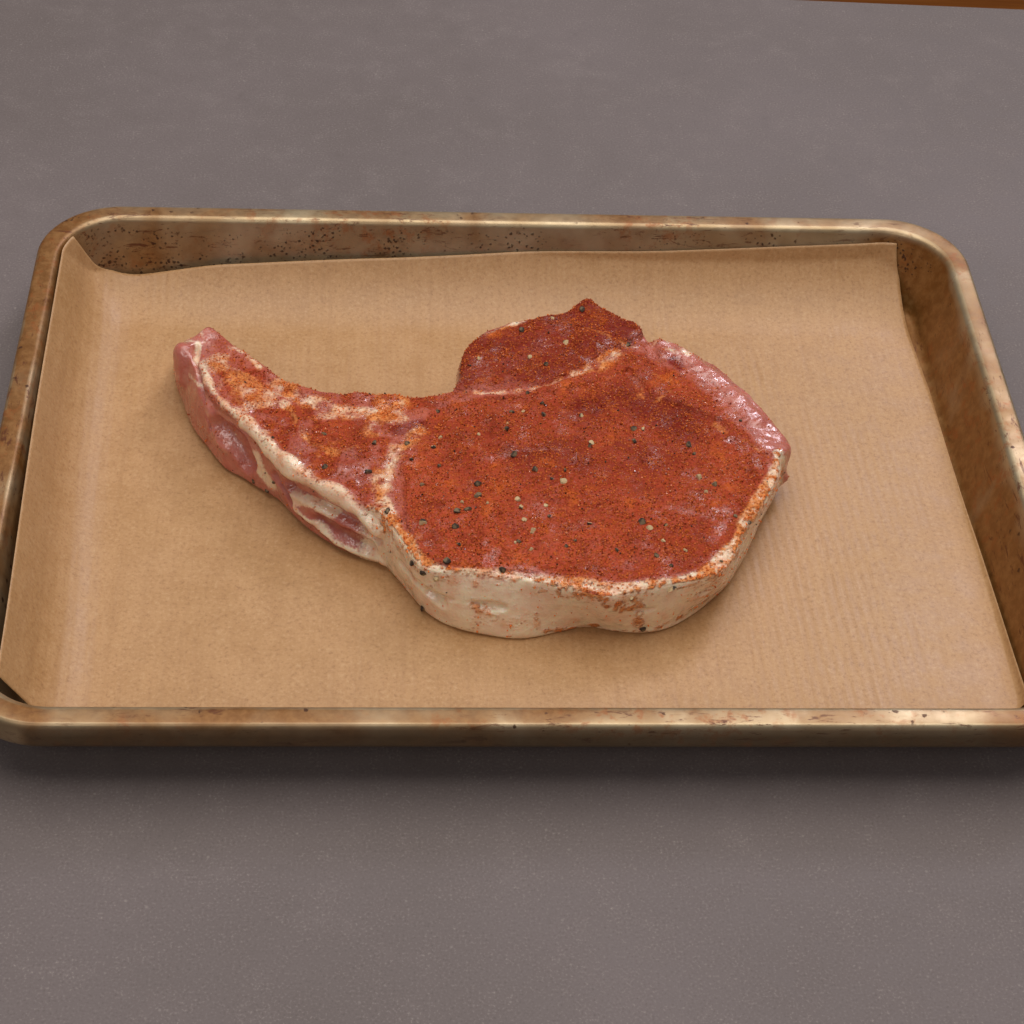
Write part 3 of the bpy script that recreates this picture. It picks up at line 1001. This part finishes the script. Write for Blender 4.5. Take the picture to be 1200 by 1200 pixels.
# photo pixel, size in mm (radius), kind
PEP = [(380, 509, .75, 'd'), (439, 519, .95, 'd'), (477, 520, .85, 'd'), (513, 482, .7, 'd'), (482, 538, .7, 'd'), (380, 548, 1.0, 'd'),
       (432, 553, 1.0, 'd'), (454, 599, 1.0, 'd'), (483, 660, .9, 'd'), (496, 672, .9, 'd'), (524, 657, 1.05, 'd'), (512, 679, .9, 't'),
       (495, 614, 1.05, 'm'), (536, 599, 1.15, 'd'), (548, 597, 1.0, 'd'), (534, 617, 1.1, 'd'), (538, 637, .8, 'm'), (560, 567, 1.0, 'd'),
       (560, 581, 1.1, 'd'), (542, 589, .55, 't'), (571, 590, .55, 't'), (495, 568, .7, 'd'), (515, 546, .6, 'd'), (508, 523, .8, 'm'),
       (516, 513, .75, 't'), (561, 509, .6, 't'), (320, 513, .5, 'd'), (321, 565, .6, 'd'), (683, 363, 1.0, 'd'),
       (735, 404, .85, 'd'), (612, 387, .95, 'd'), (647, 373, .6, 't'), (663, 402, .95, 'm'), (621, 419, .8, 't'), (640, 427, .8, 'd'),
       (561, 420, .6, 't'), (635, 473, .75, 'd'), (637, 486, .85, 'd'), (619, 461, .75, 'd'), (600, 483, .8, 'd'), (613, 482, .6, 't'),
       (682, 488, .75, 'm'), (593, 503, .85, 'd'), (594, 496, .6, 't'), (602, 533, 1.15, 'd'), (627, 551, 1.0, 'd'), (647, 561, .6, 'd'),
       (662, 551, .65, 'd'), (660, 565, 1.0, 't'), (693, 519, .85, 't'), (691, 523, .7, 'd'), (743, 503, .85, 'd'), (754, 503, .7, 'm'),
       (743, 517, .9, 'd'), (807, 522, 1.1, 'd'), (813, 532, .7, 'd'), (819, 560, 1.0, 't'), (837, 568, .85, 'd'), (827, 577, .7, 'm'),
       (606, 586, .95, 't'), (610, 594, .9, 'm'), (615, 609, .75, 't'), (625, 622, 1.15, 't'), (608, 635, .75, 'd'), (604, 636, .5, 't'),
       (622, 644, .7, 't'), (640, 593, .7, 't'), (644, 605, .55, 'd'), (691, 613, .75, 'm'), (752, 612, 1.0, 'd'), (761, 619, .95, 't'),
       (781, 616, .7, 'm'), (777, 634, .65, 't'), (769, 651, .75, 'd'), (803, 645, .65, 'm'), (787, 663, .6, 'd'), (723, 645, .75, 'd'),
       (664, 640, .6, 'd'), (674, 634, .5, 'd'), (589, 667, .95, 'd'), (845, 658, .5, 'd'), (862, 605, .6, 'd'), (878, 612, .55, 'd'),
       (787, 691, 1.15, 'm'), (868, 493, .6, 'd'), (880, 457, .55, 'd'), (740, 700, .7, 'm'), (496, 713, .9, 'd'), (753, 736, .95, 'd'),
       (297, 564, .6, 'd'), (313, 575, .6, 'd')]


def zone(px, py):
    if px < 345:
        return 'on the cut side of the rib end'
    if py > 705:
        return 'under the fat edge, ' + ('left end' if px < 600 else 'right end')
    if (py > 682 and px > 700) or (px > 855 and py > 590):
        return 'on the fat edge, ' + ('front' if px < 850 else 'right side')
    if px < 515 and py > 655:
        return 'on the fat edge, front left corner'
    if px < 462:
        return 'on top of the rib end'
    if px > 780 and py < 500:
        return 'on the glossy pink edge'
    if py < 440:
        return 'on the upper lobe'
    if px < 585:
        return 'on the rub, left ' + ('far part' if py < 560 else ('mid part' if py < 605 else 'near part'))
    if px < 700:
        return 'on the rub, centre ' + ('far part' if py < 500 else ('mid part' if py < 570 else 'near part'))
    return 'on the rub, right ' + ('far part' if py < 545 else 'near part')


lab = {}
items = []
for px, py, r_, kd in PEP:
    p, nn = hitn(px, py)
    if p is None:
        continue
    kind = {'d': 'dark', 't': 'tan', 'm': 'mixed'}[kd]
    z_ = ('large ' if r_ >= 0.95 else ('tiny ' if r_ < 0.65 else 'small '))
    cw = {'dark': 'black', 'tan': 'tan', 'mixed': 'two-toned'}[kind]
    items.append((px, py, r_, kind, p, nn, f'{z_}{cw} cracked peppercorn {zone(px, py)}'))
from collections import defaultdict
by = defaultdict(list)
for it in items:
    by[it[6]].append(it)
ordn = {2: ['leftmost', 'rightmost'], 3: ['leftmost', 'middle one', 'rightmost'],
        4: ['leftmost', 'second from left', 'second from right', 'rightmost'],
        5: ['leftmost', 'second from left', 'middle one', 'second from right', 'rightmost']}
for l, its in by.items():
    its.sort(key=lambda q: q[0])
    for q, it in enumerate(its):
        px, py, r_, kind, p, nn, _ = it
        o = bpy.data.objects.new('cracked_peppercorn', random.choice(PM[kind]))
        o.location = p + nn * (r_ * 0.00015)
        rt = nn.to_track_quat('Z', 'Y') @ Euler((random.uniform(-.5, .5), random.uniform(-.5, .5), random.uniform(0, 6.28))).to_quaternion()
        o.rotation_euler = rt.to_euler()
        rr_ = r_ * 0.00126
        o.scale = (rr_ * random.uniform(.85, 1.2), rr_ * random.uniform(.8, 1.05), rr_ * random.uniform(.75, 1))
        o['label'] = l if len(its) == 1 else (l + ', ' + ordn[len(its)][q] if len(its) in ordn else l)
        o['category'] = 'peppercorn'
        o['group'] = 'cracked peppercorns on the pork chop'
        scn.collection.objects.link(o)
